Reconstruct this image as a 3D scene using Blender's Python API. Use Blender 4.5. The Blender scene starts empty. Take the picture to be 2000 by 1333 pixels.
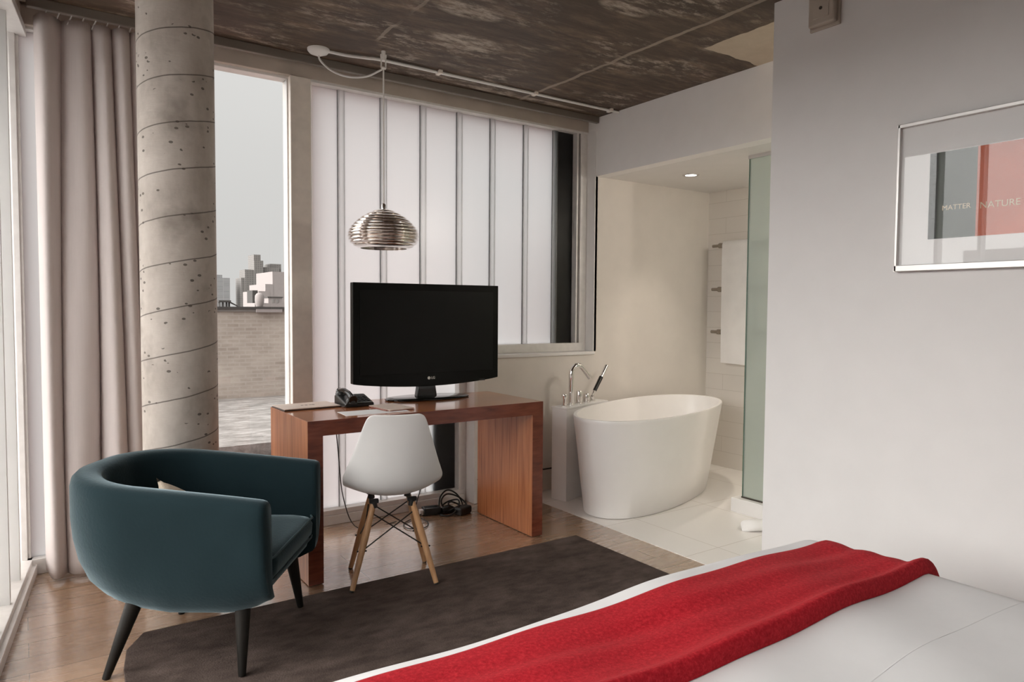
import bpy, bmesh, math, random
from mathutils import Vector, Matrix
PI = math.pi
random.seed(7)
SC = bpy.context.scene
COL = SC.collection

# ------------------------------------------------------------------ materials
class NT:
    def __init__(s, name):
        s.m = bpy.data.materials.new(name); s.m.use_nodes = True
        s.t = s.m.node_tree; s.t.nodes.clear()
        s.out = s.t.nodes.new('ShaderNodeOutputMaterial')
    def n(s, typ, **kw):
        nd = s.t.nodes.new('ShaderNode' + typ)
        for k, v in kw.items():
            if k.startswith('_'): setattr(nd, k[1:], v)
            else: s.set(nd, k, v)
        return nd
    def set(s, nd, k, v):
        k = int(k[1:]) if (k[0] == 'i' and k[1:].isdigit()) else k.replace('__', ' ')
        sock = nd.inputs[k]
        if isinstance(v, bpy.types.NodeSocket): s.t.links.new(v, sock)
        elif isinstance(v, bpy.types.Node): s.t.links.new(v.outputs[0], sock)
        else: sock.default_value = v
    def math(s, op, a, b=0.0, c=None):
        kw = {'i0': a, 'i1': b}
        if c is not None: kw['i2'] = c
        return s.n('Math', _operation=op, **kw).outputs[0]
    def mix(s, f, a, b, bt='MIX'):
        nd = s.t.nodes.new('ShaderNodeMix'); nd.data_type = 'RGBA'; nd.blend_type = bt
        for k, v in ((0, f), (6, a), (7, b)):
            if isinstance(v, bpy.types.NodeSocket): s.t.links.new(v, nd.inputs[k])
            elif k: nd.inputs[k].default_value = (*v, 1) if len(v) == 3 else v
            else: nd.inputs[k].default_value = v
        return nd.outputs[2]
    def ramp(s, f, stops):
        nd = s.t.nodes.new('ShaderNodeValToRGB'); s.t.links.new(f, nd.inputs[0])
        e = nd.color_ramp.elements
        while len(e) > 1: e.remove(e[0])
        e[0].position, e[0].color = stops[0][0], (*stops[0][1], 1)
        for p, c in stops[1:]:
            x = e.new(p); x.color = (*c, 1)
        return nd.outputs[0]
    def co(s, scale=(1, 1, 1), rot=(0, 0, 0), loc=(0, 0, 0), src='Object'):
        tc = s.n('TexCoord')
        mp = s.n('Mapping', Scale=scale, Rotation=rot, Location=loc, Vector=tc.outputs[src])
        return mp.outputs[0]
    def noise(s, vec, scale, detail=3, rough=.5):
        return s.n('TexNoise', Vector=vec, Scale=scale, Detail=detail, Roughness=rough).outputs[0]
    def bump(s, h, strength=.3, dist=.01):
        return s.n('Bump', Strength=strength, Distance=dist, Height=h).outputs[0]
    def bsdf(s, color, rough=.5, metal=0.0, normal=None, **kw):
        b = s.n('BsdfPrincipled')
        if isinstance(color, bpy.types.NodeSocket): s.t.links.new(color, b.inputs['Base Color'])
        else: b.inputs['Base Color'].default_value = (*color, 1)
        s.set(b, 'Roughness', rough); s.set(b, 'Metallic', metal)
        if normal is not None: s.set(b, 'Normal', normal)
        for k, v in kw.items(): s.set(b, k, v)
        return b
    def done(s, sh):
        s.t.links.new(sh.outputs[0] if isinstance(sh, bpy.types.Node) else sh, s.out.inputs[0]); return s.m

def plain(name, c, rough=.5, metal=0.0, var=.06, vs=8, bump=0, bs=60, **kw):
    t = NT(name); v = t.co()
    n = t.noise(v, vs, 3)
    a = tuple(max(0, x * (1 - var)) for x in c); b = tuple(min(1, x * (1 + var)) for x in c)
    colr = t.ramp(n, [(.3, a), (.7, b)])
    nm = t.bump(t.noise(v, bs, 4), bump, .004) if bump else None
    return t.done(t.bsdf(colr, rough, metal, nm, **kw))

M = {}
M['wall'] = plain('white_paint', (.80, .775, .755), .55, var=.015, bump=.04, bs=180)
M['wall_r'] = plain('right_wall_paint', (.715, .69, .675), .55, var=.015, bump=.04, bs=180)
M['bath_wall'] = plain('bathroom_plaster', (.74, .69, .635), .5, var=.02, bump=.04, bs=160)
M['dark_rear_wall'] = plain('dark_rear_wall', (.10, .07, .05), .5, var=.2, vs=6)  # dark tone invented for the unseen rear wall to lower bounced light
M['bulkhead'] = plain('bulkhead_paint', (.88, .855, .83), .5, var=.015)
M['soffit'] = plain('soffit_paint', (.78, .755, .73), .5, var=.015)
M['alu'] = plain('brushed_aluminium', (.78, .755, .73), .42, .15, var=.05, vs=20)
M['alu_dark'] = plain('bronze_aluminium', (.84, .765, .69), .45, .05, var=.05, vs=20)
M['track'] = plain('track_bronze', (.20, .17, .145), .45, .2, var=.05)
M['header'] = plain('header_paint', (.50, .43, .37), .6, var=.10, vs=6)
M['white_trim'] = plain('white_trim_paint', (.82, .80, .78), .35, var=.02)
M['seal'] = plain('translucent_sealant', (.62, .62, .61), .5, var=.03)
M['chrome'] = plain('chrome', (.82, .80, .78), .07, 1.0, var=.01)
M['chrome_shade'] = plain('polished_steel_shade', (.86, .81, .77), .14, 1.0, var=.02)
M['nickel'] = plain('brushed_nickel', (.33, .29, .25), .3, .9, var=.05)
M['black'] = plain('black_plastic', (.012, .012, .011), .35, var=.1)
M['black_gloss'] = plain('piano_black', (.007, .007, .006), .07, var=.1)
M['screen'] = plain('screen_glass', (.0075, .0075, .0065), .35, var=.1, Specular__IOR__Level=.15)
M['tv_plastic'] = plain('tv_bezel', (.0065, .0065, .0055), .25, var=.1, Specular__IOR__Level=.12)
M['logo'] = plain('logo_silver', (.75, .73, .68), .35, .2, var=.02)
M['black_wire'] = plain('black_metal', (.015, .014, .013), .4, .4, var=.1)
M['white_plastic'] = plain('white_plastic', (.80, .785, .77), .35, var=.015)
M['canopy'] = plain('white_enamel', (.82, .80, .77), .4, var=.02)
M['acrylic'] = plain('bath_composite', (.90, .875, .855), .32, var=.012)
M['towel'] = plain('terry_towel', (.86, .84, .825), .9, var=.03, bump=.5, bs=260)
M['linen'] = plain('white_linen', (.80, .785, .78), .8, var=.02, bump=.10, bs=25)
M['dark_wood'] = plain('ebony_leg', (.010, .0085, .007), .4, var=.3, vs=14, Specular__IOR__Level=.25)
M['paper'] = plain('white_paper', (.82, .81, .81), .6, var=.01)
M['leather'] = plain('dark_leather', (.05, .03, .022), .4, var=.1)
M['pad'] = plain('notepad_cover', (.62, .50, .43), .5, var=.04)
M['pad_edge'] = plain('notepad_spine', (.22, .07, .045), .4, var=.05)
M['plate'] = plain('detector_plastic', (.42, .36, .30), .5, var=.03)
M['mat_board'] = plain('mat_board', (.80, .785, .775), .7, var=.01)
M['frame_silver'] = plain('picture_frame_silver', (.60, .57, .55), .3, .6, var=.03)
M['ink_black'] = plain('ink_black', (.016, .016, .012), .5, var=.05)
M['ink_green'] = plain('ink_dark_green', (.035, .045, .030), .5, var=.08)
M['ink_orange'] = plain('ink_orange', (.50, .105, .045), .5, var=.06)
M['ink_cream'] = plain('ink_cream', (.62, .50, .34), .5, var=.04)
M['far_white'] = plain('pale_render', (.25, .22, .212), .9, var=.04)
M['far_dark'] = plain('dark_tar', (.05, .045, .042), .9, var=.1)
M['far_grey'] = plain('grey_roof', (.20, .185, .175), .9, var=.12, vs=3)
M['pink_brick'] = plain('pink_brick', (.66, .42, .40), .9, var=.05)
M['ground'] = plain('street_ground', (.22, .21, .20), .9, var=.1, vs=.2)
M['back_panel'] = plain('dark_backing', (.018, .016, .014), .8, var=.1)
M['screw'] = plain('lens_dark', (.05, .04, .03), .3, var=.1)
M['cushion'] = plain('beige_cushion', (.50, .42, .33), .9, var=.10, vs=40, bump=.5, bs=200)

def velvet():
    t = NT('teal_velvet'); v = t.co()
    n = t.noise(v, 90, 4); n2 = t.noise(v, 5, 2)
    c = t.mix(n2, (.0090, .0190, .0225), (.0140, .0280, .0330))
    nm = t.bump(n, .25, .003)
    return t.done(t.bsdf(c, .85, 0, nm, Specular__IOR__Level=.06, Sheen__Weight=.62, Sheen__Roughness=.40, Sheen__Tint=(.52, .66, .72, 1)))
M['velvet'] = velvet()
M['piping'] = plain('teal_piping', (.040, .070, .078), .8, var=.05)

def throw():
    t = NT('red_wool'); v = t.co()
    n = t.noise(v, 120, 5, .75); n2 = t.noise(t.co(scale=(1.5, 9, 1)), 2.2, 3)
    c = t.ramp(n, [(.32, (.30, .004, .010)), (.50, (.45, .010, .020)), (.68, (.64, .028, .040))])
    c = t.mix(t.math('MULTIPLY', n2, .35), c, (.26, .006, .012))
    h = t.math('ADD', t.math('MULTIPLY', n, .5), n2)
    return t.done(t.bsdf(c, .9, 0, t.bump(h, .45, .008), Specular__IOR__Level=.15, Sheen__Weight=.08, Sheen__Roughness=.5, Sheen__Tint=(1, .3, .28, 1)))
M['throw'] = throw()

def curtain_m():
    t = NT('mauve_curtain'); v = t.co()
    n = t.noise(t.co(scale=(1, 1, .02)), 300, 2)
    c = t.mix(n, (.70, .635, .615), (.76, .70, .68))
    d = t.n('BsdfDiffuse', Color=c); tr = t.n('BsdfTranslucent', Color=c)
    return t.done(t.n('MixShader', i0=.16, i1=d, i2=tr))
M['curtain'] = curtain_m()

def rug_m():
    t = NT('brown_pile_rug')
    n = t.noise(t.co(scale=(1, 1.3, 1)), 3.2, 5, .65); f = t.noise(t.co(), 140, 4, .7)
    s = t.noise(t.co(scale=(1, 2.2, 1), rot=(0, 0, .3)), 9, 4, .6)
    c = t.ramp(n, [(.32, (.034, .022, .018)), (.50, (.060, .042, .034)), (.68, (.135, .100, .086))])
    c = t.mix(.45, c, t.ramp(s, [(.35, (.032, .021, .017)), (.7, (.145, .108, .092))]))
    c = t.mix(t.math('MULTIPLY', f, .4), c, (.12, .092, .082))
    h = t.math('ADD', t.math('MULTIPLY', f, 1.0), t.math('MULTIPLY', s, 1.2))
    return t.done(t.bsdf(c, .95, 0, t.bump(h, .5, .01), Specular__IOR__Level=.1))
M['rug'] = rug_m()

def floor_wood():
    t = NT('oak_boards')
    tc = t.n('TexCoord').outputs['Object']
    br = t.n('TexBrick', Vector=tc, Color1=(.31, .185, .105, 1), Color2=(.39, .245, .150, 1), Mortar=(.11, .07, .045, 1),
             Scale=1.0, Mortar__Size=.0016, Brick__Width=1.35, Row__Height=.135, Bias=0.0)
    br.offset = .37
    g = t.noise(t.co(scale=(1.0, 14, 1)), 2.6, 6, .55)
    g2 = t.noise(t.co(scale=(1, 4, 1)), 1.6, 4, .6)
    c = t.mix(t.math('MULTIPLY', g, .22), br.outputs[0], (.165, .10, .06))
    c = t.mix(t.math('MULTIPLY', g2, .35), c, (.37, .25, .165))
    r = t.math('MULTIPLY_ADD', g, .10, .22)
    return t.done(t.bsdf(c, r, 0, t.bump(t.math('ADD', g, t.math('MULTIPLY', br.outputs[1], -2)), .012, .002), Specular__IOR__Level=.8, Coat__Weight=.8, Coat__Roughness=.17, Coat__IOR=2.4))
M['floor'] = floor_wood()

def desk_wood(name, sc, a, b, d, spec=.6, rg=.16, ct=.35):
    t = NT(name)
    g = t.noise(t.co(scale=sc), 3.0, 6, .6); f = t.noise(t.co(scale=tuple(x * 3 for x in sc)), 4, 3)
    c = t.ramp(g, [(.30, a), (.50, b), (.72, d)])
    c = t.mix(t.math('MULTIPLY', f, .4), c, a)
    return t.done(t.bsdf(c, rg, 0, t.bump(f, .03, .002), Specular__IOR__Level=spec, Coat__Weight=ct, Coat__Roughness=.06))
CW = ((.26, .080, .030), (.44, .160, .064), (.60, .255, .110))
M['desk_front_shaded'] = desk_wood('cherry_front_shaded', (3, 16, 16), (.10, .022, .012), (.175, .042, .022), (.24, .064, .034), .4, .25, .1)  # redder cherry for the front faces, with some shade put into the colour
M['desk_x'] = desk_wood('cherry_wood_long', (1, 16, 16), *CW)
M['desk_z'] = desk_wood('cherry_wood_upright', (16, 16, .8), *CW, .35, .32, .05)
M['beech'] = desk_wood('beech_dowel', (22, 22, 1.2), (.40, .21, .10), (.50, .28, .14), (.58, .35, .19), .4, .35, 0.0)

def tiles(name, w, h, c1, c2, mortar, ms, rough, axes, off=.5, bias=0.0, spec=.5):
    t = NT(name); tc = t.n('TexCoord').outputs['Object']
    sep = t.n('SeparateXYZ', Vector=tc)
    cmb = t.n('CombineXYZ', X=sep.outputs[axes[0]], Y=sep.outputs[axes[1]])
    br = t.n('TexBrick', Vector=cmb, Color1=(*c1, 1), Color2=(*c2, 1), Mortar=(*mortar, 1), Scale=1.0, Mortar__Size=ms,
             Mortar__Smooth=.1, Brick__Width=w, Row__Height=h, Bias=bias)
    br.offset = off
    return t.done(t.bsdf(br.outputs[0], rough, 0, t.bump(t.math('MULTIPLY', br.outputs[1], -1), .3, .002), Specular__IOR__Level=spec))
M['floor_tile'] = tiles('bath_floor_tile', .62, .62, (.85, .815, .78), (.88, .85, .82), (.62, .57, .52), .0022, .22, (0, 1), .0)
M['wall_tile'] = tiles('bath_wall_tile', .42, .128, (.76, .71, .66), (.79, .745, .69), (.63, .58, .52), .0016, .25, (1, 2), .5)
M['brick'] = None

def brick_m():
    t = NT('old_brick'); tc = t.n('TexCoord').outputs['Object']
    sep = t.n('SeparateXYZ', Vector=tc)
    cmb = t.n('CombineXYZ', X=sep.outputs[0], Y=sep.outputs[2])
    br = t.n('TexBrick', Vector=cmb, Color1=(.265, .222, .19, 1), Color2=(.32, .275, .24, 1), Mortar=(.335, .295, .262, 1), Scale=1.0,
             Mortar__Size=.012, Brick__Width=.22, Row__Height=.075)
    n = t.noise(t.co(scale=(.6, 1, 1.6)), 1.4, 6, .7)
    c = t.mix(t.ramp(n, [(.40, (0, 0, 0)), (.70, (1, 1, 1))]), br.outputs[0], (.43, .38, .335))
    return t.done(t.bsdf(c, .95))
M['brick'] = brick_m()

def roof_m():
    t = NT('gravel_roof')
    n = t.noise(t.co(scale=(.8, 2.5, 1)), 3, 6, .75)
    c = t.ramp(n, [(.35, (.10, .09, .083)), (.5, (.19, .175, .163)), (.66, (.32, .30, .288))])
    return t.done(t.bsdf(c, .95))
M['roof'] = roof_m()

def tower_m(name, c, wx, wz, d):
    t = NT(name); tc = t.n('TexCoord').outputs['Object']
    sep = t.n('SeparateXYZ', Vector=tc)
    cmb = t.n('CombineXYZ', X=t.math('ADD', sep.outputs[0], sep.outputs[1]), Y=sep.outputs[2])
    br = t.n('TexBrick', Vector=cmb, Color1=(*d, 1), Color2=tuple(x * 1.25 for x in d) + (1,), Mortar=(*c, 1), Scale=1.0,
             Mortar__Size=wz * .26, Mortar__Smooth=.3, Brick__Width=wx, Row__Height=wz)
    br.offset = 0
    return t.done(t.bsdf(br.outputs[0], .9))
M['tower'] = tower_m('tower_brick', (.17, .157, .148), .62, .52, (.10, .092, .088))
M['tower_pale'] = tower_m('pale_tower_brick', (.26, .254, .254), 1.6, .42, (.17, .17, .172))

def column_m():
    t = NT('cast_concrete'); tc = t.n('TexCoord').outputs['Object']
    sep = t.n('SeparateXYZ', Vector=tc)
    th = t.math('ARCTAN2', sep.outputs[1], sep.outputs[0])
    P = .1985
    wob = t.math('MULTIPLY', t.math('SUBTRACT', t.noise(t.co(), 6, 3), .5), .012)
    f = t.math('FRACT', t.math('DIVIDE', t.math('ADD', t.math('SUBTRACT', wob, .0283), t.math('SUBTRACT', sep.outputs[2], t.math('MULTIPLY', th, P / (2 * PI)))), P))
    d = t.math('ABSOLUTE', t.math('SUBTRACT', f, .5))
    line = t.math('GREATER_THAN', d, .486)
    band = t.math('MULTIPLY', t.math('GREATER_THAN', d, .44), .25)
    n = t.noise(t.co(scale=(1, 1, .6)), 5, 6, .65); st = t.noise(t.co(scale=(3, 3, 12)), 6, 4, .6)
    c = t.ramp(n, [(.30, (.33, .29, .25)), (.50, (.53, .48, .43)), (.70, (.66, .61, .555))])
    c = t.mix(t.math('MULTIPLY', st, .45), c, (.45, .40, .35))
    vor = t.n('TexVoronoi', Vector=t.co(scale=(1, 1, 1.6)), Scale=22.0, Randomness=1.0)
    msk = t.math('MULTIPLY', t.math('LESS_THAN', vor.outputs[0], .20), t.math('GREATER_THAN', t.noise(t.co(), 9, 2), .51))
    c = t.mix(t.math('MULTIPLY', msk, .8), c, (.07, .055, .045))
    blot = t.ramp(t.noise(t.co(loc=(3, 1, 2)), 3.2, 4, .6), [(.60, (0, 0, 0)), (.74, (1, 1, 1))])
    c = t.mix(t.math('MULTIPLY', blot, .6), c, (.17, .14, .115))
    c = t.mix(t.math('MULTIPLY', line, .75), c, (.07, .055, .045))
    h = t.math('ADD', t.math('MULTIPLY', line, -1.5), t.math('ADD', t.math('MULTIPLY', msk, -1), st))
    return t.done(t.bsdf(c, .72, 0, t.bump(h, .35, .004)))
M['concrete'] = column_m()

def ceiling_m():
    t = NT('stained_concrete_ceiling'); tc = t.n('TexCoord').outputs['Object']
    sep = t.n('SeparateXYZ', Vector=tc); X, Y = sep.outputs[0], sep.outputs[1]
    st = t.noise(t.co(scale=(1, 4.2, 1)), 3.0, 8, .74)
    n = t.noise(t.co(scale=(1, 1.5, 1)), 2.4, 6, .7)
    c = t.ramp(st, [(.30, (.029, .017, .010)), (.48, (.080, .050, .031)), (.62, (.17, .112, .072)), (.76, (.38, .275, .19))])
    c = t.mix(t.ramp(n, [(.42, (0, 0, 0)), (.66, (.8, .8, .8))]), c, (.066, .040, .025))
    # pale scrapes
    w = t.noise(t.co(scale=(1, 3.0, 1), rot=(0, 0, .25)), 7, 6, .8)
    blob = t.noise(t.co(scale=(1, 1.4, 1), loc=(.7, .3, 0)), 1.9, 3, .5)
    sc_ = t.math('MULTIPLY', t.ramp(w, [(.50, (0, 0, 0)), (.62, (1, 1, 1))]), t.ramp(blob, [(.46, (0, 0, 0)), (.60, (1, 1, 1))]))
    c = t.mix(t.math('MULTIPLY', sc_, .8), c, (.46, .385, .315))
    # two scraped pale patches and a plaster smear by the curtain track
    def ell(cx_, cy_, rx_, ry_):
        a = t.math('DIVIDE', t.math('SUBTRACT', X, cx_), rx_); b = t.math('DIVIDE', t.math('SUBTRACT', Y, cy_), ry_)
        return t.math('SUBTRACT', 1.0, t.math('MINIMUM', 1.0, t.math('ADD', t.math('MULTIPLY', a, a), t.math('MULTIPLY', b, b))))
    e = t.math('MAXIMUM', t.math('MAXIMUM', ell(1.97, 3.26, .24, .12), ell(1.76, 2.90, .20, .09)), t.math("MAXIMUM", ell(2.33, 2.46, .16, .06), ell(2.75, 3.865, .62, .035)))
    e = t.math('MULTIPLY', t.math('MINIMUM', 1.0, t.math('MULTIPLY', e, 2.2)), t.ramp(w, [(.40, (0, 0, 0)), (.60, (1, 1, 1))]))
    c = t.mix(t.math('MULTIPLY', e, .75), c, (.50, .42, .34))
    # formwork seams
    wob = t.math('MULTIPLY', t.math('SUBTRACT', t.noise(t.co(), 7, 4), .5), .05)
    def seam(v, at, w_):
        return t.math('LESS_THAN', t.math('ABSOLUTE', t.math('SUBTRACT', t.math('ADD', v, wob), at)), w_)
    s = t.math('MAXIMUM', seam(X, 2.77, .014), t.math('MULTIPLY', seam(X, 1.55, .010), t.ramp(blob, [(.48, (0, 0, 0)), (.55, (1, 1, 1))])))
    c = t.mix(t.math('MULTIPLY', s, .65), c, (.38, .315, .25))
    s2 = t.math('MULTIPLY', seam(Y, 3.99, .016), t.math('GREATER_THAN', t.noise(t.co(scale=(1, .1, 1)), 2.5, 2), .45))
    c = t.mix(t.math('MULTIPLY', s2, .8), c, (.52, .45, .385))
    # new plaster patch against the bathroom bulkhead
    p = t.math('MULTIPLY', t.math('GREATER_THAN', t.math('ADD', X, wob), 3.02), t.math('LESS_THAN', t.math('ADD', Y, wob), 2.575))
    c = t.mix(p, c, t.mix(t.noise(t.co(), 14, 4), (.44, .355, .26), (.58, .49, .38)))
    h = t.math('ADD', st, sc_)
    return t.done(t.bsdf(c, .62, 0, t.bump(h, .35, .01)))
M['ceiling'] = ceiling_m()

def frosted(name, c, gl=.02):
    t = NT(name)
    n = t.noise(t.co(scale=(1, 1, .06)), 60, 2)
    tr = t.n('BsdfTranslucent', Color=t.mix(n, tuple(x * .985 for x in c), c))
    g = t.n('BsdfGlossy', Roughness=.25, Color=(.9, .9, .9, 1))
    return t.done(t.n('MixShader', i0=gl, i1=tr, i2=g))
M['frost'] = frosted('frosted_channel_glass', (.70, .705, .705))
M['frost_side'] = frosted('frosted_side_glass', (.90, .895, .89))
M['flange'] = frosted('channel_flange_glass', (.97, .975, .97), .05)
M['seal'] = frosted('translucent_sealant', (.80, .805, .80), .03)
M['side_fin'] = plain('side_fin_glass', (.62, .615, .60), .4, var=.02)

def clear(name, tint=(.97, .975, .97), ior=1.45):
    t = NT(name)
    tr = t.n('BsdfTransparent', Color=(*tint, 1)); g = t.n('BsdfGlossy', Roughness=.015, Color=(1, 1, 1, 1))
    fr = t.n('Fresnel', IOR=ior); bf = t.n('NewGeometry').outputs['Backfacing']
    return t.done(t.n('MixShader', i0=t.math('MULTIPLY', fr.outputs[0], t.math('SUBTRACT', 1.0, bf)), i1=tr, i2=g))
M['clear'] = clear('clear_glass')
M['picture_glass'] = clear('picture_glass', (.99, .99, .99), 1.42)

def shower_m():
    t = NT('green_shower_glass')
    tr = t.n('BsdfTransparent', Color=(.86, .90, .87, 1)); g = t.n('BsdfGlossy', Roughness=.05, Color=(1, 1, 1, 1))
    d = t.n('BsdfTranslucent', Color=(.64, .69, .66, 1)); dd = t.n('BsdfDiffuse', Color=(.60, .66, .62, 1))
    a = t.n('MixShader', i0=.5, i1=tr, i2=t.n('MixShader', i0=.6, i1=d, i2=dd))
    bf = t.n('NewGeometry').outputs['Backfacing']
    return t.done(t.n('MixShader', i0=t.math('MULTIPLY', t.n('Fresnel', IOR=1.35).outputs[0], t.math('SUBTRACT', 1.0, bf)), i1=a, i2=g))
M['shower'] = shower_m()
M['glass_edge'] = plain('green_glass_edge', (.06, .14, .10), .2, var=.1)

def emit(name, c, st):
    t = NT(name); return t.done(t.n('Emission', Color=(*c, 1), Strength=st))
M['lamp_on'] = emit('lit_downlight', (1, .95, .88), 6)

# ------------------------------------------------------------------ mesh helpers
def B(): return bmesh.new()
def box(bm, x0, x1, y0, y1, z0, z1, mtx=None):
    vs = [bm.verts.new((x, y, z)) for z in (z0, z1) for y in (y0, y1) for x in (x0, x1)]
    for f in ((0, 2, 3, 1), (4, 5, 7, 6), (0, 1, 5, 4), (2, 6, 7, 3), (0, 4, 6, 2), (1, 3, 7, 5)):
        bm.faces.new([vs[i] for i in f])
    if mtx is not None: bmesh.ops.transform(bm, matrix=mtx, verts=vs)
    return bm
def prism(bm, pts, axis, a, b):
    def P(p, c): return {'z': (p[0], p[1], c), 'y': (p[0], c, p[1]), 'x': (c, p[0], p[1])}[axis]
    A = [bm.verts.new(P(p, a)) for p in pts]; Bv = [bm.verts.new(P(p, b)) for p in pts]
    n = len(pts)
    bm.faces.new(A[::-1]); bm.faces.new(Bv)
    for i in range(n): bm.faces.new([A[i], A[(i + 1) % n], Bv[(i + 1) % n], Bv[i]])
    return bm
def loft(bm, rings, closed=True, cap0=True, cap1=True):
    R = [[bm.verts.new(p) for p in r] for r in rings]
    n = len(R[0])
    for a, b in zip(R[:-1], R[1:]):
        for i in range(n if closed else n - 1):
            j = (i + 1) % n
            bm.faces.new([a[i], a[j], b[j], b[i]])
    if cap0: bm.faces.new(R[0][::-1])
    if cap1: bm.faces.new(R[-1])
    return bm
def lathe(bm, prof, seg=32, c=(0, 0, 0), caps=True):
    rings = [[(c[0] + r * math.cos(2 * PI * k / seg), c[1] + r * math.sin(2 * PI * k / seg), c[2] + z) for k in range(seg)] for r, z in prof]
    return loft(bm, rings, True, caps, caps)
def rod(bm, p, q, r0, r1=None, seg=12):
    p, q = Vector(p), Vector(q); r1 = r0 if r1 is None else r1
    d = (q - p).normalized(); u = d.orthogonal().normalized(); v = d.cross(u)
    rings = [[tuple(c + (u * math.cos(2 * PI * k / seg) + v * math.sin(2 * PI * k / seg)) * r) for k in range(seg)] for c, r in ((p, r0), (q, r1))]
    return loft(bm, rings)
def smooth_path(pts, n=8):
    pts = [Vector(p) for p in pts]; out = []
    P = [pts[0]] + pts + [pts[-1]]
    for i in range(1, len(P) - 2):
        a, b, c, d = P[i - 1], P[i], P[i + 1], P[i + 2]
        for k in range(n):
            t = k / n
            out.append(.5 * ((2 * b) + (c - a) * t + (2 * a - 5 * b + 4 * c - d) * t * t + (3 * b - a - 3 * c + d) * t ** 3))
    out.append(pts[-1]); return out
def tube(bm, pts, r, seg=8, closed=False):
    pts = [Vector(p) for p in pts]; rings = []
    u = None; n = len(pts)
    for i, p in enumerate(pts):
        d = (pts[min(i + 1, n - 1)] - pts[max(i - 1, 0)]).normalized()
        u = d.orthogonal().normalized() if u is None else (u - d * u.dot(d)).normalized()
        v = d.cross(u); rr = r(i / (n - 1)) if callable(r) else r
        rings.append([tuple(p + (u * math.cos(2 * PI * k / seg) + v * math.sin(2 * PI * k / seg)) * rr) for k in range(seg)])
    return loft(bm, rings)
def obj(name, bm, m, parent=None, smooth=None, bev=0, sub=0, solid=0, seg=3):
    me = bpy.data.meshes.new(name)
    bmesh.ops.remove_doubles(bm, verts=bm.verts, dist=1e-6)
    bmesh.ops.recalc_face_normals(bm, faces=bm.faces)
    bm.to_mesh(me); bm.free()
    me.materials.append(M[m])
    if smooth is not None:
        me.polygons.foreach_set('use_smooth', [True] * len(me.polygons))
        if smooth < 180: me.set_sharp_from_angle(angle=math.radians(smooth))
    o = bpy.data.objects.new(name, me); COL.objects.link(o)
    if parent: o.parent = parent
    if solid:
        s = o.modifiers.new('solid', 'SOLIDIFY'); s.thickness = solid; s.offset = 0
    if bev:
        b = o.modifiers.new('bevel', 'BEVEL'); b.width = bev; b.segments = seg; b.limit_method = 'ANGLE'; b.angle_limit = .6
    if sub:
        s = o.modifiers.new('sub', 'SUBSURF'); s.levels = sub; s.render_levels = sub
    return o
def tag(o, label, cat, group=None, kind=None):
    o['label'] = label; o['category'] = cat
    if group: o['group'] = group
    if kind: o['kind'] = kind
    return o
def thing(name, label, cat, loc=(0, 0, 0), rz=0, group=None, kind=None):
    o = bpy.data.objects.new(name, None); COL.objects.link(o)
    o.empty_display_size = .1; o.location = loc; o.rotation_euler = (0, 0, rz)
    return tag(o, label, cat, group, kind)
def struct(name, bm, m, label, cat, **kw):
    return tag(obj(name, bm, m, **kw), label, cat, kind='structure')
def text_mesh(name, s, size, m, parent, mtx, ext=.0008, align='CENTER'):
    cu = bpy.data.curves.new(name, 'FONT'); cu.body = s; cu.size = size; cu.extrude = ext
    cu.align_x = align; cu.align_y = 'CENTER'
    tmp = bpy.data.objects.new(name + '_source', cu); COL.objects.link(tmp)
    dg = bpy.context.evaluated_depsgraph_get(); dg.update()
    me = bpy.data.meshes.new_from_object(tmp.evaluated_get(dg))
    bpy.data.objects.remove(tmp, do_unlink=True); bpy.data.curves.remove(cu)
    me.materials.clear(); me.materials.append(M[m]); me.transform(mtx)
    o = bpy.data.objects.new(name, me); COL.objects.link(o); o.parent = parent
    return o

# ------------------------------------------------------------------ main dimensions
ZC = 2.69          # ceiling
ZN = 2.267         # bathroom ceiling
XR = 2.84          # bedroom right wall face
XB = 3.485         # bulkhead face
XT = 4.74          # tiled wall face
YB = 3.955         # plaster face of back wall
YG = 4.10          # glass line
YE = 2.02          # end of right wall
LW = (0.02, 4.13)  # corner of the two glass walls
LA = -math.atan(.117)
YS = -1.7          # rear of room

# ------------------------------------------------------------------ shell
bm = B(); box(bm, -1.0, XR, YS, 4.2, -.12, 0); struct('floor', bm, 'floor', 'oak board floor of the bedroom', 'floor')
bm = B(); box(bm, XR, XT + .1, .6, 4.2, -.12, .002); struct('floor_tiles', bm, 'floor_tile', 'large pale square floor tiles around the bathtub', 'tiled floor')
bm = B(); box(bm, -1.0, XB + .12, YS, 4.3, ZC, ZC + .2); struct('ceiling', bm, 'ceiling', 'dark stained concrete ceiling over the bedroom', 'ceiling')
bm = B(); box(bm, XB + .10, XT + .1, .6, 4.2, ZN, ZN + .12); struct('ceiling_bathroom', bm, 'soffit', 'low white ceiling above the bathtub', 'ceiling')
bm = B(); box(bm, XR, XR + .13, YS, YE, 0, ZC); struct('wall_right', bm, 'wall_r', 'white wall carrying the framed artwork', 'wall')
bm = B(); box(bm, XB, XB + .10, .6, 4.2, ZN + .0005, ZC); struct('wall_bulkhead', bm, 'bulkhead', 'white bulkhead above the bathroom opening', 'wall')
bm = B(); box(bm, XB, XT + .1, YB, 4.22, 0, ZN); struct('wall_back', bm, 'bath_wall', 'plain plaster wall behind the bathtub', 'wall')
bm = B(); box(bm, 2.455, XB, YB, 4.22, 0, .962); struct('wall_parapet', bm, 'bath_wall', 'low plaster wall below the frosted window', 'wall')
bm = B(); box(bm, XT, XT + .1, .6, YB, 0, ZN); struct('wall_tiled', bm, 'wall_tile', 'pale tiled wall behind the towel rail', 'wall')
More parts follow.
